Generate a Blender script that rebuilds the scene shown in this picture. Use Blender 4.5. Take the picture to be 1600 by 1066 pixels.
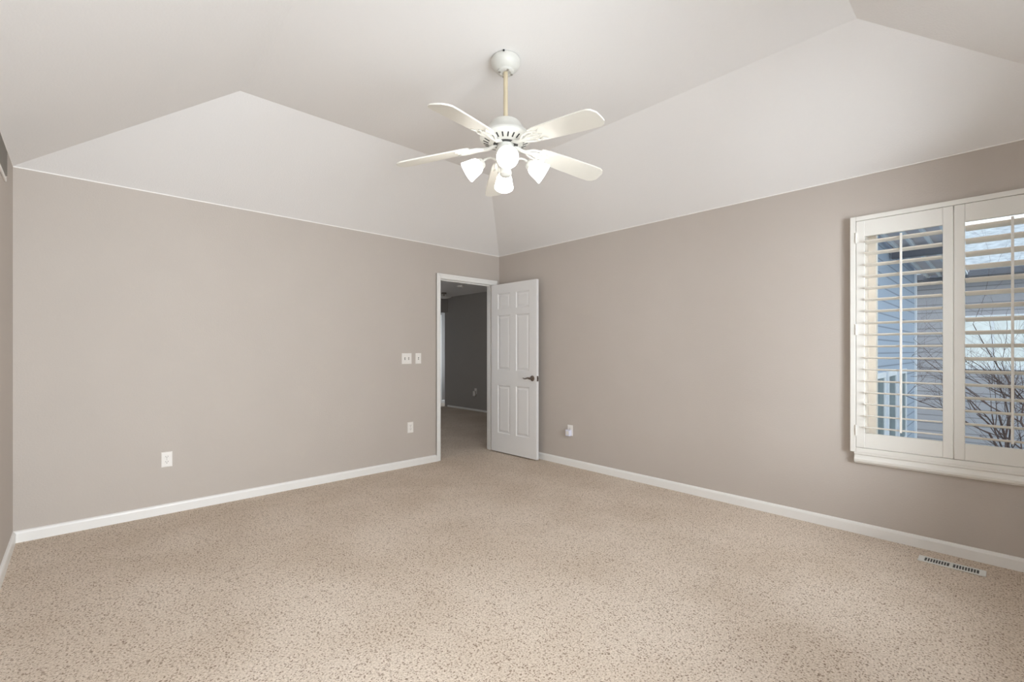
import bpy, bmesh, math, random
from mathutils import Vector, Matrix

for o in list(bpy.data.objects):
    bpy.data.objects.remove(o)
S = bpy.context.scene
COL = S.collection
R = math.radians

# ------------------------------------------------------------------ camera
CAM = Vector((-3.884, -4.389, 1.244))
cd = bpy.data.cameras.new('camera')
cam = bpy.data.objects.new('camera', cd)
COL.objects.link(cam)
cam.location = CAM
cam.rotation_euler = (R(90), 0, -math.atan2(0.683, 0.730))
cd.sensor_width = 36
cd.lens = 723 / 1600 * 36
cd.shift_y = 15.5 / 1600
cd.clip_start = 0.05
S.camera = cam

# ------------------------------------------------------------------ sky, added fill lights, exposure
w = bpy.data.worlds.new('World')
S.world = w
w.use_nodes = True
nt = w.node_tree
bg = nt.nodes['Background']
bg.inputs[0].default_value = (0.93, 0.965, 1.0, 1)
bg.inputs[1].default_value = 1.0

def area(name, loc, rot, sx, sy, e, col):
    l = bpy.data.lights.new(name, 'AREA')
    l.shape = 'RECTANGLE'
    l.size, l.size_y = sx, sy
    l.energy = e
    l.color = col
    o = bpy.data.objects.new(name, l)
    o.location = loc
    o.rotation_euler = rot
    COL.objects.link(o)
    return o
# area fill lights, added and aimed through the unseen front wall windows
FILL = (.965, .965, 1.0)
area('fill_light_front', (-3.25, -5.2, 1.4), (R(90), 0, 0), 1.6, 1.6, 44, FILL)
area('fill_light_front', (-1.2, -5.16, 1.35), (R(90), 0, R(-18)), .9, 1.5, 15, FILL)
area('fill_light_yard', (-2.7, -7.5, 1.5), (R(90), 0, R(10)), 1.2, 1.6, 90, FILL)
area('fill_light_yard', (-2.2, -6.0, 1.6), (R(90), 0, R(-40)), 1.0, 1.6, 4, FILL)
area('fill_light_yard', (-2.0, -6.2, 2.6), (R(65), 0, R(-40)), 1.0, 1.2, 14, FILL)

# portals: only guide sky sampling through the two windows
for nm, loc, rot, sx, sy in (('sky_portal', (.17, -4.171, 1.35), (R(90), 0, R(90)), .9, 1.52), ('sky_portal', (-3.25, -5.12, 1.4), (R(90), 0, 0), 1.65, 1.62)):
    area(nm, loc, rot, sx, sy, 1, (1, 1, 1)).data.cycles.is_portal = True

S.view_settings.view_transform = 'Standard'
S.view_settings.look = 'None'
S.view_settings.gamma = 1
S.view_settings.use_curve_mapping = False
S.view_settings.exposure = 1.06
S.cycles.use_denoising = True
S.cycles.max_bounces = 14
S.cycles.diffuse_bounces = 8
S.cycles.transparent_max_bounces = 12
S.cycles.sample_clamp_indirect = 6

# ------------------------------------------------------------------ materials
def lin(c):
    return tuple(((v / 255) / 12.92 if v / 255 <= .04045 else ((v / 255 + .055) / 1.055) ** 2.4) for v in c)

def mat(name, col, rough=.6, metal=0, bump=None, emis=None, spec=.5, var=None):
    m = bpy.data.materials.new(name)
    m.use_nodes = True
    t = m.node_tree
    b = t.nodes['Principled BSDF']
    b.inputs['Base Color'].default_value = (*col, 1)
    b.inputs['Roughness'].default_value = rough
    b.inputs['Metallic'].default_value = metal
    b.inputs['Specular IOR Level'].default_value = spec
    tc = t.nodes.new('ShaderNodeTexCoord')
    if var:
        n = t.nodes.new('ShaderNodeTexNoise')
        n.inputs['Scale'].default_value = var[0]
        n.inputs['Detail'].default_value = 3
        t.links.new(tc.outputs['Object'], n.inputs['Vector'])
        r = t.nodes.new('ShaderNodeValToRGB')
        r.color_ramp.elements[0].position = .3
        r.color_ramp.elements[1].position = .7
        r.color_ramp.elements[0].color = (*[c * (1 - var[1]) for c in col], 1)
        r.color_ramp.elements[1].color = (*[min(1, c * (1 + var[1])) for c in col], 1)
        t.links.new(n.outputs['Fac'], r.inputs[0])
        t.links.new(r.outputs[0], b.inputs['Base Color'])
    if bump:
        n = t.nodes.new('ShaderNodeTexNoise')
        n.inputs['Scale'].default_value = bump[0]
        n.inputs['Detail'].default_value = 3
        t.links.new(tc.outputs['Object'], n.inputs['Vector'])
        bp = t.nodes.new('ShaderNodeBump')
        bp.inputs['Strength'].default_value = bump[1]
        bp.inputs['Distance'].default_value = bump[2]
        t.links.new(n.outputs['Fac'], bp.inputs['Height'])
        t.links.new(bp.outputs[0], b.inputs['Normal'])
    if emis:
        b.inputs['Emission Color'].default_value = (*emis[0], 1)
        b.inputs['Emission Strength'].default_value = emis[1]
    return m

M = {}
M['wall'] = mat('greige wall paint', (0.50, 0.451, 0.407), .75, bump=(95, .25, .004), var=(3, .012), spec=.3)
M['ceil'] = mat('white ceiling paint', (0.84, 0.83, 0.82), .85, bump=(110, .3, .004), spec=.2)
M['caulk'] = mat('white paint line', (0.86, 0.84, 0.81), .7)
M['hallwall'] = mat('darkened hall wall paint', (0.34, 0.32, 0.30), .75, bump=(95, .25, .004), spec=.3)  # same paint as the bedroom, hall dimness put into the colour
M['trim'] = mat('white trim enamel', (0.80, 0.79, 0.765), .38, bump=(30, .04, .002))
M['door'] = mat('white door enamel', (0.74, 0.73, 0.72), .42, bump=(60, .05, .002))
M['louver'] = mat('cream louver enamel', (0.86, 0.82, 0.75), .4, bump=(40, .03, .002))
M['shutter'] = mat('cream shutter enamel', (0.76, 0.745, 0.70), .4, bump=(40, .03, .002))
M['vinyl'] = mat('cream vinyl', (0.92, 0.86, 0.77), .5, bump=(40, .03, .002))
M['plate'] = mat('white plastic', (0.80, 0.77, 0.73), .35, var=(20, .01))
M['lilac'] = mat('cool white plastic', (0.72, 0.72, 0.84), .35, var=(20, .01))
M['slot'] = mat('dark slot', (0.03, 0.03, 0.03), .6, var=(20, .1))
M['nickel'] = mat('aged nickel', (0.24, 0.20, 0.17), .32, 1, var=(60, .15))
M['steel'] = mat('dull steel', (0.45, 0.43, 0.4), .4, 1, var=(60, .1))
M['fan'] = mat('white fan enamel', (0.66, 0.66, 0.62), .35, var=(12, .01))
M['rod'] = mat('yellowed cream enamel', (0.58, 0.50, 0.35), .4, var=(12, .03))
M['blade'] = mat('off white blade', (0.80, 0.79, 0.73), .45, var=(8, .02), bump=(50, .04, .002))
M['duct'] = mat('dark duct interior', (0.09, 0.09, 0.09), .8, var=(10, .1))
M['grille'] = mat('grey painted grille', (0.24, 0.225, 0.20), .5, var=(12, .02))
M['register'] = mat('white painted steel', (0.72, 0.73, 0.70), .4, var=(30, .02))
M['glass_shade'] = mat('frosted glass lit', (0.95, 0.93, 0.9), .4, emis=((1.0, .97, .92), 2.7), var=(15, .01))
M['bulb'] = mat('lit bulb', (1, 1, 1), .4, emis=((1.0, .95, .87), 10), var=(15, .01))
M['asphalt'] = mat('grey shingles', lin((158, 166, 174)), .9, var=(7, .25), bump=(40, .5, .01))
M['soffit'] = mat('lilac grey boards', lin((206, 202, 210)), .8, var=(4, .06))
M['white_out'] = mat('white outdoor paint', lin((214, 222, 230)), .6, var=(6, .04))
M['darkline'] = mat('dark gutter', lin((84, 88, 98)), .6, var=(6, .05))
M['bark'] = mat('grey brown bark', lin((82, 66, 62)), .9, var=(20, .25), bump=(80, .5, .003))
M['grass'] = mat('winter lawn', lin((128, 126, 112)), 1, var=(3, .3), bump=(60, 1, .02))
M['teal'] = mat('pale sky reflection', lin((222, 230, 232)), .5, var=(5, .1))  # sky reflection painted pale into the neighbour's window panes
M['curtain'] = mat('dark window room', lin((96, 116, 122)), .3, var=(3, .3))

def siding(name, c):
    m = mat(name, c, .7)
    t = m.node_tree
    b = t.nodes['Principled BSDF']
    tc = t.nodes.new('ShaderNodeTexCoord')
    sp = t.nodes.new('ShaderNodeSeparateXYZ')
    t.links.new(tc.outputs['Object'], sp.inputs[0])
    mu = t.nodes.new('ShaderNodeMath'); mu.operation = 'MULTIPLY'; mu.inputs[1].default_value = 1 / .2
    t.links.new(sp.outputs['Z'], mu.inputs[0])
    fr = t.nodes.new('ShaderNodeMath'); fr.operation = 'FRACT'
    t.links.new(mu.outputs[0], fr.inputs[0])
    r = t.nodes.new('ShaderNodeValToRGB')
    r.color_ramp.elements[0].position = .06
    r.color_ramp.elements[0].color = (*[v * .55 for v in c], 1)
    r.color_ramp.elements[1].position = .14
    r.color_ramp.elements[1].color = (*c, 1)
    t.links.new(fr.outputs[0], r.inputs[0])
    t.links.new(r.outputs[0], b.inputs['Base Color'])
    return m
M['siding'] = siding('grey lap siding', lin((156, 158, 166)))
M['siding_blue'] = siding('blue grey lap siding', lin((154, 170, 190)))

def carpet():
    m = bpy.data.materials.new('beige flecked carpet')
    m.use_nodes = True
    t = m.node_tree
    b = t.nodes['Principled BSDF']
    b.inputs['Roughness'].default_value = 1
    b.inputs['Specular IOR Level'].default_value = .05
    tc = t.nodes.new('ShaderNodeTexCoord')
    def noise(sc, det, rough=.5):
        n = t.nodes.new('ShaderNodeTexNoise')
        n.inputs['Scale'].default_value = sc
        n.inputs['Detail'].default_value = det
        n.inputs['Roughness'].default_value = rough
        t.links.new(tc.outputs['Object'], n.inputs['Vector'])
        return n
    def ramp(src, pts):
        r = t.nodes.new('ShaderNodeValToRGB')
        e = r.color_ramp.elements
        e[0].position, e[0].color = pts[0][0], (*pts[0][1], 1)
        e[1].position, e[1].color = pts[1][0], (*pts[1][1], 1)
        for p, c in pts[2:]:
            q = e.new(p); q.color = (*c, 1)
        t.links.new(src, r.inputs[0])
        return r
    def mul(a, bb):
        x = t.nodes.new('ShaderNodeMix'); x.data_type = 'RGBA'; x.blend_type = 'MULTIPLY'
        x.inputs[0].default_value = 1
        t.links.new(a, x.inputs[6]); t.links.new(bb, x.inputs[7])
        return x.outputs[2]
    tuft = ramp(noise(120, 2, .6).outputs['Fac'], [(.30, (.42, .355, .29)), (.45, (.62, .53, .44)), (.70, (.78, .69, .60))])
    # scattered brown yarn flecks
    wv = t.nodes.new('ShaderNodeVectorMath'); wv.operation = 'MULTIPLY_ADD'
    t.links.new(noise(60, 2).outputs['Color'], wv.inputs[0])
    wv.inputs[1].default_value = (.018, .018, 0)
    t.links.new(tc.outputs['Object'], wv.inputs[2])
    vor = t.nodes.new('ShaderNodeTexVoronoi'); vor.voronoi_dimensions = '2D'
    vor.inputs['Scale'].default_value = 98
    t.links.new(wv.outputs[0], vor.inputs['Vector'])
    size = ramp(vor.outputs['Color'], [(.42, (0, 0, 0)), (1.0, (.46, .46, .46))])
    sub = t.nodes.new('ShaderNodeMath'); sub.operation = 'SUBTRACT'
    t.links.new(vor.outputs['Distance'], sub.inputs[0]); t.links.new(size.outputs[0], sub.inputs[1])
    fleck = ramp(sub.outputs[0], [(.0, (.50, .45, .42)), (.12, (1, 1, 1))])
    wear = ramp(noise(1.7, 3).outputs['Fac'], [(.38, (.93, .91, .885)), (.62, (1.03, 1.03, 1.03))])
    c = mul(mul(tuft.outputs[0], fleck.outputs[0]), wear.outputs[0])
    t.links.new(c, b.inputs['Base Color'])
    n = noise(130, 3, .6)
    bp = t.nodes.new('ShaderNodeBump')
    bp.inputs['Strength'].default_value = .35
    bp.inputs['Distance'].default_value = .006
    t.links.new(n.outputs['Fac'], bp.inputs['Height'])
    t.links.new(bp.outputs[0], b.inputs['Normal'])
    return m
M['carpet'] = carpet()

def glass():
    m = bpy.data.materials.new('clear window glass')
    m.use_nodes = True
    t = m.node_tree
    t.nodes.clear()
    out = t.nodes.new('ShaderNodeOutputMaterial')
    mx = t.nodes.new('ShaderNodeMixShader')
    tr = t.nodes.new('ShaderNodeBsdfTransparent')
    gl = t.nodes.new('ShaderNodeBsdfGlossy')
    tr.inputs[0].default_value = (.93, .96, .97, 1)
    gl.inputs['Roughness'].default_value = .02
    fr = t.nodes.new('ShaderNodeFresnel'); fr.inputs[0].default_value = 1.3
    t.links.new(fr.outputs[0], mx.inputs[0])
    t.links.new(tr.outputs[0], mx.inputs[1])
    t.links.new(gl.outputs[0], mx.inputs[2])
    t.links.new(mx.outputs[0], out.inputs[0])
    return m
M['glass'] = glass()

# ------------------------------------------------------------------ mesh helpers
class MB:
    def __init__(self):
        self.bm = bmesh.new()
    def box(self, a, b, mtx=None):
        x0, y0, z0 = a; x1, y1, z1 = b
        vs = [Vector((x, y, z)) for z in (z0, z1) for y in (y0, y1) for x in (x0, x1)]
        if mtx: vs = [mtx @ v for v in vs]
        v = [self.bm.verts.new(p) for p in vs]
        for f in ((0, 2, 3, 1), (4, 5, 7, 6), (0, 1, 5, 4), (2, 6, 7, 3), (0, 4, 6, 2), (1, 3, 7, 5)):
            self.bm.faces.new([v[i] for i in f])
        return self
    def face(self, pts):
        self.bm.faces.new([self.bm.verts.new(p) for p in pts])
    def sweep(self, prof, a, b, mtx=None):
        # prof: list of 3D offsets, closed profile, swept from a to b
        a, b = Vector(a), Vector(b)
        r0 = [self.bm.verts.new(a + Vector(p)) for p in prof]
        r1 = [self.bm.verts.new(b + Vector(p)) for p in prof]
        n = len(prof)
        for i in range(n):
            j = (i + 1) % n
            self.bm.faces.new((r0[i], r0[j], r1[j], r1[i]))
        self.bm.faces.new(r0[::-1]); self.bm.faces.new(r1)
        return self
    def lathe(self, prof, mtx=None, n=32, cap=True):
        rings = []
        for r, z in prof:
            ring = []
            for k in range(n):
                a = 2 * math.pi * k / n
                p = Vector((r * math.cos(a), r * math.sin(a), z))
                if mtx: p = mtx @ p
                ring.append(self.bm.verts.new(p))
            rings.append(ring)
        for A, B in zip(rings, rings[1:]):
            for k in range(n):
                j = (k + 1) % n
                self.bm.faces.new((A[k], A[j], B[j], B[k]))
        if cap:
            self.bm.faces.new(rings[0][::-1]); self.bm.faces.new(rings[-1])
        return self
    def tube(self, pts, rad, n=8):
        pts = [Vector(p) for p in pts]
        if not hasattr(rad, '__len__'): rad = [rad] * len(pts)
        rings = []
        for i, p in enumerate(pts):
            d = (pts[min(i + 1, len(pts) - 1)] - pts[max(i - 1, 0)]).normalized()
            up = Vector((0, 0, 1)) if abs(d.z) < .9 else Vector((1, 0, 0))
            u = d.cross(up).normalized(); v = d.cross(u)
            rings.append([self.bm.verts.new(p + rad[i] * (u * math.cos(2 * math.pi * k / n) + v * math.sin(2 * math.pi * k / n))) for k in range(n)])
        for A, B in zip(rings, rings[1:]):
            for k in range(n):
                j = (k + 1) % n
                self.bm.faces.new((A[k], A[j], B[j], B[k]))
        self.bm.faces.new(rings[0][::-1]); self.bm.faces.new(rings[-1])
        return self
    def build(self, name, m, parent=None, smooth=False, bevel=0, seg=2, label=None):
        bmesh.ops.recalc_face_normals(self.bm, faces=self.bm.faces)
        me = bpy.data.meshes.new(name)
        self.bm.to_mesh(me); self.bm.free()
        me.materials.append(m)
        o = bpy.data.objects.new(name, me)
        COL.objects.link(o)
        if parent: o.parent = parent
        if smooth:
            for p in me.polygons: p.use_smooth = True
            me.set_sharp_from_angle(angle=R(38))
        if bevel:
            md = o.modifiers.new('edge', 'BEVEL')
            md.width = bevel; md.segments = seg; md.limit_method = 'ANGLE'; md.angle_limit = R(40)
        if label: o['label'] = label
        return o

def empty(name, loc, rz=0):
    o = bpy.data.objects.new(name, None)
    o.empty_display_size = .05
    COL.objects.link(o)
    o.location = loc
    o.rotation_euler = (0, 0, rz)
    return o

def tag(o, label, cat, group=None, kind=None):
    o['label'] = label; o['category'] = cat
    if group: o['group'] = group
    if kind: o['kind'] = kind
    return o

def struct(o):
    o['kind'] = 'structure'
    return o

def copy_tree(o, parent=None):
    c = o.copy(); COL.objects.link(c)
    c.parent = parent
    for ch in list(o.children): copy_tree(ch, c)
    return c

# ------------------------------------------------------------------ room dimensions
XL, YN, H, HF, INS = -4.197, -4.94, 2.44, 2.898, 1.06
T = .16
OX0, OX1, OZ = -.89, -.10, 2.065          # door opening
WY0, WY1, WZ0, WZ1 = -4.607, -3.735, .60, 2.10   # window opening, right wall
NX0, NX1, NZ0, NZ1 = -4.05, -2.45, .60, 2.2       # unseen opening added in the front wall to let fill light in

QX0, QX1 = -1.75, -.75                            # second unseen opening, added to light the right side

# floor (carpet runs on through the doorway into the hall)
m = MB(); m.box((XL - T, YN - T, -.12), (T, .06, 0)); struct(m.build('floor', M['carpet']))
m = MB(); m.box((-2.2, .06, -.12), (3.4, 5.4, 0)); struct(m.build('floor_hall', M['carpet']))

# ceiling: flat tray in the middle with four sloping sides
m = MB()
def ring(z, i): return [(XL - T * (i == 0) + i, -0 + (.115 if i == 0 else -i), z), (0 + T * (i == 0) - i, (.115 if i == 0 else -i), z),
                        (0 + T * (i == 0) - i, YN - T * (i == 0) + i, z), (XL - T * (i == 0) + i, YN - T * (i == 0) + i, z)]
inner = [(XL, 0, H), (0, 0, H), (0, YN, H), (XL, YN, H)]
flat = [(XL + INS, -INS, HF), (-INS, -INS, HF), (-INS, YN + INS, HF), (XL + INS, YN + INS, HF)]
out_lo = [(XL - T, .115, H), (T, .115, H), (T, YN - T, H), (XL - T, YN - T, H)]
out_hi = [(p[0], p[1], HF + .2) for p in out_lo]
B = m.bm
vi = [B.verts.new(p) for p in inner]; vf = [B.verts.new(p) for p in flat]
vo = [B.verts.new(p) for p in out_lo]; vh = [B.verts.new(p) for p in out_hi]
for a in range(4):
    b = (a + 1) % 4
    B.faces.new((vi[a], vi[b], vf[b], vf[a]))
    B.faces.new((vo[a], vo[b], vi[b], vi[a]))
    B.faces.new((vh[a], vh[b], vo[b], vo[a]))
B.faces.new(vf); B.faces.new(vh)
struct(m.build('ceiling', M['ceil']))

# walls
m = MB()
m.box((XL - T, 0, 0), (OX0 - .019, .115, H)).box((OX1 + .019, 0, 0), (T, .115, H)).box((OX0 - .019, 0, OZ + .019), (OX1 + .019, .115, H))
struct(m.build('wall_back', M['wall']))
m = MB()
m.box((0, YN - T, 0), (T, WY0, H)).box((0, WY1, 0), (T, 0, H)).box((0, WY0, 0), (T, WY1, WZ0)).box((0, WY0, WZ1), (T, WY1, H))
struct(m.build('wall_right', M['wall']))
m = MB()
m.box((XL - T, YN - T, 0), (XL, 0, H)); struct(m.build('wall_left', M['wall']))
m = MB()
m.box((XL, YN - T, 0), (NX0, YN, H)).box((NX1, YN - T, 0), (QX0, YN, H)).box((QX1, YN - T, 0), (0, YN, H))
for xa, xb in ((NX0, NX1), (QX0, QX1)):
    m.box((xa, YN - T, 0), (xb, YN, NZ0)).box((xa, YN - T, NZ1), (xb, YN, H))
struct(m.build('wall_front', M['wall']))

# thin ceiling paint line along the wall tops
m = MB()
m.box((XL, -.003, H - .007), (0, 0, H)).box((-.003, YN, H - .007), (0, -.003, H)).box((XL, YN, H - .007), (XL + .003, -.003, H)).box((XL + .003, YN, H - .007), (-.003, YN + .003, H))
struct(m.build('trim_1', M['caulk']))

# baseboards
def base_prof(nx, ny, k=1):
    pts = [(0, 0), (.014, 0), (.014, .058), (.011, .068), (.006, .074), (0, .076)]
    return [(d * nx, d * ny, z * k) for d, z in pts]
def baseboard(name, a, b, n, k=1):
    m = MB(); m.sweep(base_prof(*n, k), a, b); struct(m.build(name, M['trim']))
baseboard('baseboard_back', (XL, 0, 0), (OX0 - .057, 0, 0), (0, -1))
baseboard('baseboard_right', (0, YN, 0), (0, 0, 0), (-1, 0))
baseboard('baseboard_left', (XL, YN, 0), (XL, -.0145, 0), (1, 0))
baseboard('baseboard_front', (XL + .0145, YN, 0), (-.0145, YN, 0), (0, 1))

# ------------------------------------------------------------------ doorway casing, jambs and stop
def casing(m, yface, sgn, x0, x1, zt, wd=.057):
    # stepped casing on a wall face; sgn = -1 toward the bedroom, +1 toward the hall
    def bx(xa, xb, za, zb, t):
        ya, yb = sorted((yface, yface + sgn * t)); m.box((xa, ya, za), (xb, yb, zb))
    bx(x0 - wd, x0 - .004, 0, zt + wd, .011); bx(x0 - wd, x0 - wd + .02, 0, zt + wd, .018)
    bx(x1 + .004, x1 + wd, 0, zt + wd, .011); bx(x1 + wd - .02, x1 + wd, 0, zt + wd, .018)
    bx(x0 - .004, x1 + .004, zt + .004, zt + wd, .011); bx(x0 - wd + .02, x1 + wd - .02, zt + wd - .02, zt + wd, .018)
m = MB()
casing(m, 0, -1, OX0, OX1, OZ)
casing(m, .115, 1, OX0, OX1, OZ)
m.box((OX0 - .019, 0, 0), (OX0, .115, OZ)).box((OX1, 0, 0), (OX1 + .019, .115, OZ)).box((OX0 - .019, 0, OZ), (OX1 + .019, .115, OZ + .019))
m.box((OX0, .042, 0), (OX0 + .011, .08, OZ)).box((OX1 - .011, .042, 0), (OX1, .08, OZ)).box((OX0, .042, OZ - .011), (OX1, .08, OZ))
struct(m.build('trim_2', M['trim'], bevel=.0015))

# ------------------------------------------------------------------ open six panel door
DW, DH, DT = .752, 2.04, .035
door = empty('door_1', (OX1 - .045, -.022, .015), R(-90 + 1.6))
struct(door)
# local: x runs from hinge to latch, y = thickness, z up
def panel_face(m, y, s):
    xs = [0, .112, .326, .426, .640, DW]
    zs = [0, .23, .812, .997, 1.66, 1.737, 1.926, DH]
    for i in range(5):
        for j in range(7):
            x0, x1, z0, z1 = xs[i], xs[i + 1], zs[j], zs[j + 1]
            if i in (1, 3) and j in (1, 3, 5):
                prev = None
                for ins, dep in ((0, 0), (.006, .007), (.012, .009), (.020, .009), (.038, .003), (.042, .003)):
                    q = [(x0 + ins, y - s * dep, z0 + ins), (x1 - ins, y - s * dep, z0 + ins), (x1 - ins, y - s * dep, z1 - ins), (x0 + ins, y - s * dep, z1 - ins)]
                    if prev:
                        for k in range(4):
                            l = (k + 1) % 4
                            m.face([prev[k], prev[l], q[l], q[k]])
                    prev = q
                m.face(prev)
            else:
                m.face([(x0, y, z0), (x1, y, z0), (x1, y, z1), (x0, y, z1)])
m = MB()
panel_face(m, 0, -1); panel_face(m, DT, 1)
for a, b in (((0, 0), (DW, 0)), ((0, DH), (DW, DH))):
    m.face([(a[0], 0, a[1]), (b[0], 0, b[1]), (b[0], DT, b[1]), (a[0], DT, a[1])])
for x in (0, DW):
    prev = 0
    zs = [0, .23, .812, .997, 1.66, 1.737, 1.926, DH]
    for z0, z1 in zip(zs, zs[1:]):
        m.face([(x, 0, z0), (x, 0, z1), (x, DT, z1), (x, DT, z0)])
bmesh.ops.remove_doubles(m.bm, verts=m.bm.verts, dist=.0001)
m.build('door_leaf', M['door'], door)
for yy, s in ((0, -1), (DT, 1)):
    m = MB()
    mt = Matrix.Translation((DW - .062, yy, .917)) @ Matrix.Rotation(R(90) * (1 if s < 0 else -1), 4, 'X')
    m.lathe([(.032, 0), (.032, .004), (.026, .009), (.012, .012), (.011, .045), (.013, .050), (.012, .056), (.004, .058)], mt, 24)
    hx, y2 = DW - .062, yy + s * .048
    m.tube([(hx, y2, .917), (hx - .025, y2, .922), (hx - .05, y2, .917), (hx - .075, y2 - s * .004, .911), (hx - .10, y2 - s * .008, .914), (hx - .112, y2 - s * .006, .919)],
           [.011, .010, .0085, .0075, .006, .004], 10)
    m.build('door_handle', M['nickel'], door, smooth=True)
m = MB(); m.box((DW - .0005, .005, .885), (DW + .0015, DT - .005, .945)); m.box((DW, .011, .905), (DW + .009, .024, .926))
m.build('latch', M['nickel'], door)
for z in (.22, 1.02, 1.82):
    m = MB(); m.lathe([(.006, -.045), (.006, .045)], Matrix.Translation((-.007, DT * .5, z)), 12)
    m.box((-.006, DT * .5 - .001, z - .044), (0, DT * .5 + .004, z + .044))
    m.build('hinge', M['steel'], door, smooth=True)

# ------------------------------------------------------------------ hallway beyond the door
HX = 2.12
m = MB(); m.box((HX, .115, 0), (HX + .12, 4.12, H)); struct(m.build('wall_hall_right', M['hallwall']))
m = MB(); m.box((-1.9, .115, 0), (-1.78, 1.5, H)).box((-1.9, 2.9, 0), (-1.78, 5.3, H)).box((-1.9, 1.5, 0), (-1.78, 2.9, .6)).box((-1.9, 1.5, 2.1), (-1.78, 2.9, H)); struct(m.build('wall_hall_left', M['hallwall']))  # the gap is an unseen opening added for the hall fill light
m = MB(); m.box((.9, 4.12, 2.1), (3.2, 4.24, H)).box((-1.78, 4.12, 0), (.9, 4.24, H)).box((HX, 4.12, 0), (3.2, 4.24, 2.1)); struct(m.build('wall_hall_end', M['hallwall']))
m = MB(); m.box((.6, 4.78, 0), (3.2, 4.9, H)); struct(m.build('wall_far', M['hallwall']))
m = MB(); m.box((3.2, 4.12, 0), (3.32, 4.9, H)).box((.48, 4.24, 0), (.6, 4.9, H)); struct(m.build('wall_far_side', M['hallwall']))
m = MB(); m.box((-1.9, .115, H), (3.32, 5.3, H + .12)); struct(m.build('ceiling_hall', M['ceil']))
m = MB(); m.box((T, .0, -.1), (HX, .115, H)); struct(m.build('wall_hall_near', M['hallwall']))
baseboard('baseboard_hall_right', (HX, .13, 0), (HX, 4.12, 0), (-1, 0), .5)
baseboard('baseboard_far', (2.4, 4.78, 0), (3.2, 4.78, 0), (0, -1))
m = MB()   # casing of the far door with its white leaf
m.box((2.34, 4.765, 0), (2.40, 4.78, 2.1)).box((1.5, 4.765, 2.04), (2.34, 4.78, 2.1)).box((1.5, 4.765, 0), (1.56, 4.78, 2.04))
struct(m.build('trim_3', M['trim']))
d2 = empty('door_2', (1.56, 4.772, .01)); struct(d2)
m = MB(); m.box((0.003, -.002, 0), (.777, .006, 2.025)); 
for z0, z1 in ((.23, .8), (1.0, 1.9)):
    for x0 in (.11, .43): m.box((x0, -.006, z0), (x0 + .23, -.002, z1))
m.build('door_leaf', M['door'], d2, bevel=.002)

area('fill_light_far_room', (3.12, 4.42, 1.3), (R(90), 0, R(55)), .3, 1.6, 7, (.80, .9, 1.0))  # added fill inside the closed far room, brightens its wall
area('fill_light_hall', (-1.95, 2.2, 1.35), (R(90), 0, R(-90)), 1.4, 1.5, .9, (1.0, .97, .93))  # added fill light shining through the gap in the left hall wall

# smoke detector and flush light on the hall ceiling
sm = empty('smoke_detector', (1.22, 2.443, H))
tag(sm, 'round white smoke detector on the hall ceiling beyond the doorway', 'smoke detector')
MB().lathe([(.068, 0), (.068, -.012), (.06, -.03), (.03, -.036)], n=28).build('cover', M['plate'], sm, smooth=True)
MB().lathe([(.012, -.036), (.012, -.040)], n=12).build('test_button', M['slot'], sm)
fl = empty('ceiling_light', (1.60, 3.52, H))
tag(fl, 'unlit ceiling light with shallow white dish hanging at far end of hall', 'ceiling light')
MB().lathe([(.05, 0), (.05, -.02), (.012, -.025), (.012, -.085)], n=24).build('canopy', M['nickel'], fl, smooth=True)
MB().lathe([(.02, -.118), (.10, -.108), (.15, -.088), (.145, -.083), (.01, -.085)], n=32).build('lamp_shade', M['plate'], fl, smooth=True)

# ------------------------------------------------------------------ right window: sash, glass, reveal, shutter surround, apron
win = struct(empty('window_1', (0, (WY0 + WY1) / 2, WZ0)))
cy, cz = (WY0 + WY1) / 2, WZ0
hw, hh = (WY1 - WY0) / 2, WZ1 - WZ0
m = MB()
f = .045
for (a, b) in (((-hw, 0), (-hw + f, hh)), ((hw - f, 0), (hw, hh)), ((-hw + f, 0), (hw - f, f)), ((-hw + f, hh - f), (hw - f, hh))):
    m.box((.095, a[0], a[1]), (.158, b[0], b[1]))
m.box((.105, -.025, f), (.15, .025, hh - f))
m.build('window_frame', M['vinyl'], win, bevel=.003)
m = MB()
m.box((0, -hw, 0), (.095, -hw + .004, hh)).box((0, hw - .004, 0), (.095, hw, hh)).box((0, -hw + .004, 0), (.095, hw - .004, .004)).box((0, -hw + .004, hh - .004), (.095, hw - .004, hh))
m.build('window_reveal', M['vinyl'], win)
m = MB(); m.box((.125, -hw + f, f), (.129, -.025, hh - f)).box((.125, .025, f), (.129, hw - f, hh - f)); m.build('pane', M['glass'], win)
# surround
FY0, FY1, FZ0, FZ1 = -4.684, -3.659, .560, 2.152
m = MB(); d = .031
for (a, b) in (((FY0, FZ0), (FY0 + d, FZ1)), ((FY1 - d, FZ0), (FY1, FZ1)), ((FY0 + d, FZ0), (FY1 - d, FZ0 + d)), ((FY0 + d, FZ1 - d), (FY1 - d, FZ1))):
    m.box((-.042, a[0] - cy, a[1] - cz), (0, b[0] - cy, b[1] - cz))
m.build('shutter_surround', M['shutter'], win, bevel=.003)
# moulded apron under the surround
pr = [(0, .006), (-.040, .006), (-.040, -.006), (-.033, -.012), (-.036, -.026), (-.042, -.040), (-.040, -.054), (-.030, -.066), (-.012, -.072), (0, -.072)]
m = MB(); m.sweep([(x, 0, z) for x, z in pr][::-1], (0, FY0 + .015 - cy, FZ0 - .006 - cz), (0, FY1 - .022 - cy, FZ0 - .006 - cz))
m.build('window_sill', M['shutter'], win, bevel=.002)

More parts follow.
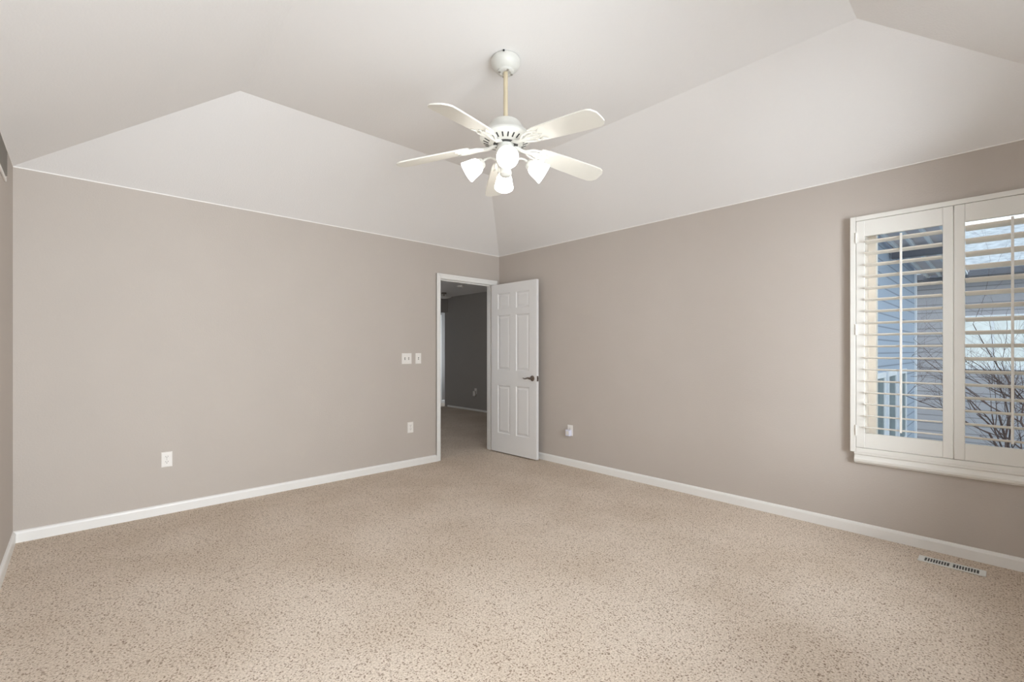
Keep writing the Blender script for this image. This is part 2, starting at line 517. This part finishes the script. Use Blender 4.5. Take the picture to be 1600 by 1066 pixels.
def make_shutter(y0, y1, tilt, label):
    # local origin = bottom of the latch-side stile
    z0, z1 = FZ0 + d + .002, FZ1 - d - .002
    st = .047; zb, zt = .692, 2.012
    root = empty('plantation_shutter', (-.041, y0, z0))
    tag(root, label, 'shutter', 'plantation shutters in the right wall window')
    wdt, hgt = y1 - y0, z1 - z0
    for ya in (0, wdt - st):
        m = MB(); m.box((0, ya, 0), (.028, ya + st, hgt)); m.build('stile', M['shutter'], root, bevel=.003)
    m = MB(); m.box((.002, st, 0), (.026, wdt - st, zb - z0)); m.build('bottom_rail', M['shutter'], root, bevel=.002)
    m = MB(); m.box((.002, st, zt - z0), (.026, wdt - st, hgt)); m.build('top_rail', M['shutter'], root, bevel=.002)
    n = 17; sp = (zt - zb) / n
    L = (wdt - 2 * st - .004)
    ca, sa = math.cos(tilt), math.sin(tilt)
    mb = MB()
    prof = []
    for k in range(16):   # flat ellipse section
        a = 2 * math.pi * k / 16
        px, pz = .0435 * math.cos(a), .0055 * math.copysign(abs(math.sin(a)) ** .8, math.sin(a))
        prof.append((px * ca + pz * sa, 0, -px * sa + pz * ca))
    mb.sweep(prof, (0, 0, 0), (0, L, 0))
    lv = mb.build('louver', M['louver'], root, smooth=True)
    for i in range(n):
        o = lv if i == 0 else lv.copy()
        if i: COL.objects.link(o)
        o.parent = root
        o.location = (.014, st + .002, zb - z0 + sp * (i + .5))
    xr = .014 - .0435 * ca - .012
    m = MB(); m.box((xr, wdt / 2 - .006, zb - z0 + .03), (xr + .011, wdt / 2 + .006, zt - z0 - .022 + .03 * math.sin(tilt)))
    rod = m.build('tilt_rod', M['shutter'], root, bevel=.002)
    for i in range(n):
        pass
    return root, wdt, hgt
Y_A = -3.692; Y_M = -4.1715; Y_B = -4.651
sh1, w1, h1 = make_shutter(Y_M + .0015, Y_A, R(5), 'cream louvered shutter panel nearer the door, blue-grey siding behind it')
sh2, w2, h2 = make_shutter(Y_B, Y_M - .0015, R(12), 'cream louvered shutter panel away from the door, cut by the photo edge, louvers tilted more')
for root, yh in ((sh1, w1), (sh2, 0)):
    for z in (.115, .795, 1.415):
        m = MB(); m.lathe([(.005, -.036), (.005, .036)], Matrix.Translation((-.003, yh, z)), 12)
        m.box((-.004, yh - .010, z - .034), (.0, yh + .004, z + .034))
        m.build('hinge', M['shutter'], root, smooth=True)

# unseen windows behind the camera, added for the fill lights to shine through
for nm, xa, xb in (('added_window_2', NX0, NX1), ('added_window_3', QX0, QX1)):
    w2o = struct(empty(nm, ((xa + xb) / 2, YN, NZ0)))
    hx, hz = (xb - xa) / 2, NZ1 - NZ0
    m = MB()
    for (a, b) in (((-hx, 0), (-hx + .05, hz)), ((hx - .05, 0), (hx, hz)), ((-hx + .05, 0), (hx - .05, .05)), ((-hx + .05, hz - .05), (hx - .05, hz))):
        m.box((a[0], -.14, a[1]), (b[0], -.08, b[1]))
    m.build('window_frame', M['vinyl'], w2o, bevel=.003)
    m = MB(); m.box((-hx + .05, -.112, .05), (hx - .05, -.108, hz - .05)); m.build('pane', M['glass'], w2o)

# ------------------------------------------------------------------ switches and outlets (local: +y out of the wall, x along, origin at plate centre)
def plate_mesh(wd, ht, t=.006):
    m = MB()
    b = .004
    v0 = [(-wd / 2, 0, -ht / 2), (wd / 2, 0, -ht / 2), (wd / 2, 0, ht / 2), (-wd / 2, 0, ht / 2)]
    v1 = [(-wd / 2, t * .5, -ht / 2), (wd / 2, t * .5, -ht / 2), (wd / 2, t * .5, ht / 2), (-wd / 2, t * .5, ht / 2)]
    v2 = [(x * (1 - 2 * b / wd), t, z * (1 - 2 * b / ht)) for x, _, z in v0]
    for A, Bb in ((v0, v1), (v1, v2)):
        for k in range(4):
            l = (k + 1) % 4
            m.face([A[k], A[l], Bb[l], Bb[k]])
    m.face(v2); m.face(v0[::-1])
    bmesh.ops.remove_doubles(m.bm, verts=m.bm.verts, dist=.00001)
    return m
def switch(loc, rz, gangs, label, cat='light switch'):
    r = empty('light_switch', loc, rz); tag(r, label, cat)
    wd = .07 + .046 * (gangs - 1)
    plate_mesh(wd, .115).build('cover_plate', M['plate'], r)
    for g in range(gangs):
        x = (g - (gangs - 1) / 2) * .046
        m = MB(); m.box((x - .0055, .0055, -.0125), (x + .0055, .0063, .0125)); m.build('toggle_slot', M['slot'], r)
        m = MB(); m.box((x - .004, .004, -.005), (x + .004, .018, .004), None); m.build('toggle', M['plate'], r, bevel=.001)
    return r
def outlet(loc, rz, label, mt='plate'):
    r = empty('wall_outlet', loc, rz); tag(r, label, 'outlet')
    plate_mesh(.07, .115).build('cover_plate', M[mt], r)
    for z in (.0195, -.0195):
        m = MB()
        pts = []
        for k in range(24):
            a = 2 * math.pi * k / 24
            pts.append((.0172 * math.cos(a), 0, max(-.0142, min(.0142, .0172 * math.sin(a)))))
        m.sweep(pts, (0, .005, z), (0, .0078, z))
        rc = m.build('receptacle', M[mt], r)
        m = MB(); m.box((-.0078, .0076, z), (-.0052, .0081, z + .0085)).box((.0052, .0076, z), (.0078, .0081, z + .0085))
        m.lathe([(.0028, 0), (.0028, .0006)], Matrix.Translation((0, .0081, z - .0065)) @ Matrix.Rotation(R(90), 4, 'X'), 10)
        m.build('slots', M['slot'], rc)
    m = MB(); m.lathe([(.003, 0), (.003, .0012)], Matrix.Translation((0, .0074, 0)) @ Matrix.Rotation(R(90), 4, 'X'), 10); m.build('screw', M['steel'], r)
    return r
def on_back(px):      # x on the back wall seen at image column px
    k = (px - 800) / 723; dx, dy = .683 + k * .730, .730 - k * .683
    t = -CAM.y / dy
    return CAM.x + dx * t, t
def zat(py, t): return CAM.z + (548.5 - py) / 723 * t
x, t = on_back(635.3); switch((x, 0, zat(560.5, t)), R(180), 2, 'white two-toggle light switch plate on the wall beside the doorway')
x, t = on_back(653.4); switch((x, 0, zat(560.2, t)), R(180), 1, 'narrow single white switch plate between double switch and door casing')
x, t = on_back(641.1); outlet((x, 0, zat(668, t)), R(180), 'white duplex outlet low on the wall below the light switches')
x, t = on_back(260.5); outlet((x, 0, zat(718, t)), R(180), 'white duplex outlet alone on the wide left wall above baseboard')
# right wall outlet with adapter
k = (891 - 800) / 723; dx, dy = .683 + k * .730, .730 - k * .683; t = -CAM.x / dx
oy = CAM.y + dy * t; oz = zat(672.5, t)
outlet((0, oy, oz), R(90), 'white duplex outlet on the right wall near the open door')
ad = empty('plug_in_adapter', (-.008, oy, oz - .022), R(90))
tag(ad, 'bluish white plug-in device in the outlet beside the open door', 'plug-in device')
m = MB(); m.box((-.030, .001, -.035), (.030, .040, .031)); m.build('body', M['lilac'], ad, bevel=.006, seg=3)
m = MB(); m.box((-.018, .040, -.022), (.018, .0415, .018)); m.build('face_panel', M['plate'], ad, bevel=.001)
# hall outlet with night light
outlet((HX, 3.13, .41), R(90), 'small dim outlet on the dark hall wall seen through the doorway')
nl = empty('plug_in_night_light', (HX - .008, 3.13, .375), R(90))
tag(nl, 'grey-white plug-in unit in the hall outlet beyond the doorway', 'plug-in device')
m = MB(); m.box((-.032, .001, -.065), (.032, .045, .035)); m.build('body', M['plate'], nl, bevel=.008, seg=3)

# ------------------------------------------------------------------ return air grille high on the left wall
g = empty('return_air_grille', (XL, -.46, 2.215)); tag(g, 'grey louvered air vent grille high on the left wall under ceiling', 'vent')
gl, gh = .42, .19
m = MB()
for a, b in (((-gl, 0), (0, .022)), ((-gl, gh - .022), (0, gh)), ((-gl, .022), (-gl + .022, gh - .022)), ((-.022, .022), (0, gh - .022))):
    m.box((0, a[0], a[1]), (.009, b[0], b[1]))
m.build('frame', M['plate'], g, bevel=.003)
m = MB(); m.box((.0005, -gl + .022, .022), (.002, -.022, gh - .022)); m.build('duct_back', M['duct'], g)
m = MB()
for i in range(12):
    z = .028 + i * .0118
    m.box((-.008, -gl + .022, -.0008), (.008, -.022, .0008), Matrix.Translation((.0075, 0, z)) @ Matrix.Rotation(R(-35), 4, 'Y'))
m.build('louvers', M['grille'], g)

# ------------------------------------------------------------------ floor register
rg = empty('floor_register', (-.205, -4.17, 0)); tag(rg, 'white metal floor register set in the carpet below the shuttered window', 'vent')
rw, rl = .088, .285
m = MB()
x0, x1 = -rw / 2, rw / 2
m.box((x0, -rl / 2, .001), (x0 + .009, rl / 2, .008)).box((x1 - .009, -rl / 2, .001), (x1, rl / 2, .008))
for a, b in ((-rl / 2, -rl / 2 + .028), (-.008, .008), (rl / 2 - .028, rl / 2)):
    m.box((x0 + .009, a, .001), (x1 - .009, b, .008))
m.build('faceplate', M['register'], rg, bevel=.002)
m = MB(); m.box((x0 + .008, -rl / 2 + .01, .0008), (x1 - .008, rl / 2 - .01, .002)); m.build('duct', M['duct'], rg)
for half in (-1, 1):
    for i in range(8):
        y = half * (.008 + (rl / 2 - .036) * (i + 1) / 9)
        m = MB(); m.box((x0 + .008, y - .0018, .002), (x1 - .008, y + .0018, .0066)); m.build('fin', M['register'], rg)

# ------------------------------------------------------------------ ceiling fan
FX, FY = -2.121, -2.452
fan = empty('ceiling_fan', (FX, FY, HF), -math.atan2(.683, .730))
tag(fan, 'white five-blade ceiling fan with four lit glass shades hanging from cream downrod', 'ceiling fan')
zl = lambda z: 1.244 + (z - 1.244) * 1.026 - HF
can = MB().lathe([(.068, 0), (.078, -.003), (.083, -.014), (.083, -.026), (.078, -.042), (.066, -.058), (.052, -.067), (.047, -.069), (.047, -.078), (.040, -.082), (.030, -.083), (.026, -.078), (.018, -.077)], n=48).build('canopy', M['fan'], fan, smooth=True)
for a in (20, 110, 200, 290):
    aa = R(a); m = MB(); m.lathe([(.007, 0), (.007, .003), (.003, .005)], Matrix.Translation((.036 * math.cos(aa), .036 * math.sin(aa), -.0815)) @ Matrix.Rotation(R(180), 4, 'X'), 10)
    m.build('canopy_screw', M['steel'], can, smooth=True)
m = MB(); m.box((-.0135, -.0845, -.010), (-.0045, -.078, -.001)); m.build('screw_slot', M['slot'], can)
MB().lathe([(.0125, -.070), (.0125, zl(2.53))], n=24).build('downrod', M['rod'], fan, smooth=True, label='yellowed cream downrod')
# motor housing
prof = [(.020, 2.545), (.024, 2.538), (.080, 2.534), (.089, 2.524), (.100, 2.503), (.118, 2.482), (.140, 2.462), (.147, 2.452), (.147, 2.444), (.139, 2.434), (.131, 2.430), (.092, 2.414), (.072, 2.412)]
house = MB().lathe([(r, z - HF) for r, z in prof], n=60).build('motor_housing', M['fan'], fan, smooth=True)
m = MB()
for k in range(24):
    a = 2 * math.pi * (k + .5) / 24
    # slots lie on the conical underside
    mt = Matrix.Rotation(a, 4, 'Z') @ Matrix.Translation((.1115, 0, 2.4215 - HF)) @ Matrix.Rotation(-math.atan2(.016, .039), 4, 'Y')
    m.box((-.0155, -.0036, -.0015), (.0155, .0036, .001), mt)
m.build('vent_slots', M['slot'], house)
MB().lathe([(.070, 2.4125 - HF), (.070, 2.410 - HF)], n=40).build('motor_gap', M['slot'], house)
MB().lathe([(.060, zl(2.400)), (.060, zl(2.386)), (.046, zl(2.380)), (.046, zl(2.366)), (.052, zl(2.362)), (.054, zl(2.325)), (.048, zl(2.305)), (.050, zl(2.300)),
            (.052, zl(2.285)), (.044, zl(2.262)), (.030, zl(2.250)), (.030, zl(2.238)), (.034, zl(2.232)), (.034, zl(2.218)), (.024, zl(2.206)), (.008, zl(2.202))], n=40).build('switch_housing', M['fan'], fan, smooth=True)
m = MB()
px_, py_ = -.036, -.03
m.tube([(px_, py_, zl(2.275)), (px_ - .006, py_, zl(2.25)), (px_ - .006, py_, zl(2.215))], .0012, 6)
m.lathe([(.001, .006), (.004, .002), (.004, -.008), (.001, -.012)], Matrix.Translation((px_ - .006, py_, zl(2.212))), 10)
m.build('pull_chain', M['steel'], fan, smooth=True)
# blades
def blade_pts():
    top = [(.208, .036), (.216, .050), (.26, .058), (.40, .065), (.57, .070), (.612, .069), (.634, .058), (.650, .034), (.652, .012)]
    return top + [(x, -y) for x, y in reversed(top)]
BZ = zl(2.392)
DROOP = math.atan(.129)
PITCH = R(-12)
def make_blade(ang):
    mt = Matrix.Rotation(ang, 4, 'Z') @ Matrix.Translation((0, 0, BZ)) @ Matrix.Rotation(DROOP, 4, 'Y') @ Matrix.Rotation(PITCH, 4, 'X')
    m = MB()
    bm = m.bm
    pts = blade_pts()
    a = [bm.verts.new(mt @ Vector((x, y, .004))) for x, y in pts]
    b = [bm.verts.new(mt @ Vector((x, y, -.004))) for x, y in pts]
    bm.faces.new(a); bm.faces.new(b[::-1])
    for i in range(len(pts)):
        j = (i + 1) % len(pts); bm.faces.new((a[i], b[i], b[j], a[j]))
    o = m.build('blade', M['blade'], fan, bevel=.0015)
    # ornate iron: stem, two curling arms and a plate under the blade
    m = MB()
    z = -.008
    def P(x, y, zz=z): return mt @ Vector((x, y, zz))
    hub = Matrix.Rotation(ang, 4, 'Z') @ Vector((.052, 0, BZ - .002))
    m.tube([hub, P(.10, 0, -.014), P(.15, 0, -.012), P(.20, 0)], [.013, .011, .010, .008], 10)
    for s in (-1, 1):
        m.tube([P(.13, s * .008, -.012), P(.165, s * .030), P(.205, s * .040), P(.240, s * .040), P(.268, s * .030), P(.290, s * .044)], [.007, .0065, .006, .0055, .005, .003], 8)
        m.tube([P(.15, 0, -.010), P(.19, s * .016), P(.225, s * .018), P(.262, s * .006)], [.005, .005, .005, .004], 8)
        m.lathe([(.007, 0), (.007, .004), (.003, .006)], mt @ Matrix.Translation((.235, s * .032, z)) @ Matrix.Rotation(R(180), 4, 'X'), 10)
    m.tube([P(.20, 0), P(.25, 0), P(.285, 0)], [.007, .006, .003], 8)
    m.build('blade_iron', M['fan'], o, smooth=True)
for k in range(5):
    make_blade(.453 + k * 2 * math.pi / 5)
# light arms and shades
def make_lamp(ang):
    rz = Matrix.Rotation(ang, 4, 'Z')
    m = MB()
    m.tube([rz @ Vector(p) for p in ((.04, 0, zl(2.285)), (.062, 0, zl(2.300)), (.085, 0, zl(2.308)), (.105, 0, zl(2.303)), (.122, 0, zl(2.294)), (.130, 0, zl(2.282)))], .0065, 10)
    arm = m.build('lamp_arm', M['fan'], fan, smooth=True)
    ax = Matrix.Translation((.122, 0, zl(2.285))) @ Matrix.Rotation(R(90 + 33), 4, 'Y')
    full = rz @ ax @ Matrix.Scale(.87, 4)
    MB().lathe([(.012, 0), (.024, .004), (.031, .012), (.034, .026), (.034, .032), (.031, .032), (.028, .01)], full, 28).build('shade_holder', M['fan'], arm, smooth=True)
    prof = [(.026, .018), (.033, .028), (.045, .042), (.052, .060), (.056, .082), (.060, .104), (.064, .122), (.067, .134), (.0645, .134), (.0575, .105), (.0535, .083), (.049, .061), (.042, .044), (.030, .030), (.020, .024)]
    MB().lathe(prof, full, 36, cap=False).build('lamp_shade', M['glass_shade'], fan, smooth=True)
    bp = [(.012, .026), (.014, .045), (.024, .060), (.029, .075), (.028, .090), (.018, .102), (.004, .107)]
    MB().lathe(bp, full, 20).build('bulb', M['bulb'], arm, smooth=True)
for k in range(4):
    make_lamp(R(3.5) + k * math.pi / 2)

# ------------------------------------------------------------------ outdoors beyond the right window
GZ = -1.4
m = MB(); m.box((T + .02, -30, GZ - .2), (60, 25, GZ)); struct(m.build('ground', M['grass']))
# wing of this house
wg = empty('house_wing', (.4, -3.1, GZ)); tag(wg, 'blue-grey sided house wing with white-framed window behind the nearer shutter panel', 'house wing')
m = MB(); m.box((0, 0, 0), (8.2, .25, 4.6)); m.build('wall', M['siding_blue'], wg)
m = MB(); m.box((8.2, -.03, 0), (8.32, .28, 4.6)); m.build('corner_board', M['white_out'], wg)
for x0, x1 in ((3.9, 4.75), (4.95, 5.8), (6.0, 6.9)):
    m = MB()
    z0, z1 = 1.0, 2.32
    m.box((x0, -.03, z0), (x0 + .08, 0, z1)).box((x1 - .08, -.03, z0), (x1, 0, z1)).box((x0 + .08, -.03, z0), (x1 - .08, 0, z0 + .08)).box((x0 + .08, -.03, z1 - .08), (x1 - .08, 0, z1))
    wf = m.build('window_frame', M['white_out'], wg)
    m = MB(); m.box((x0 + .08, -.012, z0 + .08), (x1 - .08, -.004, z1 - .08)); m.build('pane', M['curtain'], wf)
# patio cover
pc = empty('patio_cover', (3.6, -3.85, GZ)); tag(pc, 'grey patio roof underside with white rafters outside behind shutters', 'patio roof')
zc = 2.9 - GZ
m = MB(); m.box((0, 0, zc), (6.2, .72, zc + .06)); m.build('roof_deck', M['soffit'], pc)
for i in range(4):
    m = MB(); m.box((0, .02 + i * .2, zc - .06), (6.2, .055 + i * .2, zc)); m.build('rafter', M['white_out'], pc)
for x in (2.0, 6.1):
    m = MB(); m.box((x, 0, zc - .18), (x + .1, .72, zc - .06)); m.build('beam', M['darkline'], pc)
# neighbour's house
nh = empty('neighbour_house', (12, -4, GZ)); tag(nh, 'grey lap-sided house with shingle roof across the yard outside the window', 'house')
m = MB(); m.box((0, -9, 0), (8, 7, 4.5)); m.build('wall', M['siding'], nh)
m = MB()
m.sweep([(-.5, 0, 4.45), (4.2, 0, 6.35), (9, 0, 4.45), (9, 0, 4.58), (4.2, 0, 6.5), (-.5, 0, 4.58)], (0, -9.4, 0), (0, 7.4, 0)); m.build('roof', M['asphalt'], nh)
m = MB(); m.box((-.6, -9.4, 4.40), (-.48, 7.4, 4.54)); m.build('gutter', M['darkline'], nh)
for y0, y1, z0, z1 in ((-.75, .42, 2.2, 3.5), (1.2, 2.2, 2.2, 3.5), (-3.4, -2.0, 2.2, 3.5)):
    m = MB()
    m.box((-.04, y0, z0), (0, y0 + .09, z1)).box((-.04, y1 - .09, z0), (0, y1, z1)).box((-.04, y0 + .09, z0), (0, y1 - .09, z0 + .09)).box((-.04, y0 + .09, z1 - .09), (0, y1 - .09, z1))
    m.box((-.035, (y0 + y1) / 2 - .025, z0 + .09), (0, (y0 + y1) / 2 + .025, z1 - .09))
    wf = m.build('window_frame', M['white_out'], nh)
    m = MB(); m.box((-.015, y0 + .09, z0 + .09), (-.005, y1 - .09, z1 - .09)); m.build('pane', M['teal'], wf)

# bare shrub tree
rnd = random.Random(7)
tr = empty('bare_tree', (5.3, -5.0, GZ)); tag(tr, 'leafless tree with thin tangled twigs outside behind the shutters', 'tree')
tm, bmh = MB(), MB()
def grow(mb, p, dr, ln, rad, depth):
    pts = [p]; rr = [rad]
    n = 4
    for i in range(n):
        dr = (dr + Vector((rnd.uniform(-1, 1), rnd.uniform(-1, 1), rnd.uniform(-.5, .6))) * .22).normalized()
        if p.y > 1.45: dr.y = -abs(dr.y)
        p = p + dr * ln / n
        pts.append(p); rr.append(rad * (1 - .5 * (i + 1) / n))
    mb.tube(pts, rr, 6 if rad > .01 else 4)
    if depth > 0:
        for k in range(3 if depth > 1 else 5):
            q = rnd.randint(1, n)
            nd = (dr + Vector((rnd.uniform(-1, 1), rnd.uniform(-1, 1), rnd.uniform(-.35, .75))) * .9).normalized()
            grow(bmh, pts[q], nd, ln * rnd.uniform(.5, .72), rr[q] * .7, depth - 1)
for k in range(12):
    a = 2 * math.pi * k / 12 + .4
    grow(tm, Vector((.05 * math.cos(a), .05 * math.sin(a), 0)), Vector((.30 * math.cos(a), .30 * math.sin(a), 1)).normalized(), 1.9, .024, 4)
tm.build('trunk', M['bark'], tr, smooth=True)
bmh.build('branches', M['bark'], tr)
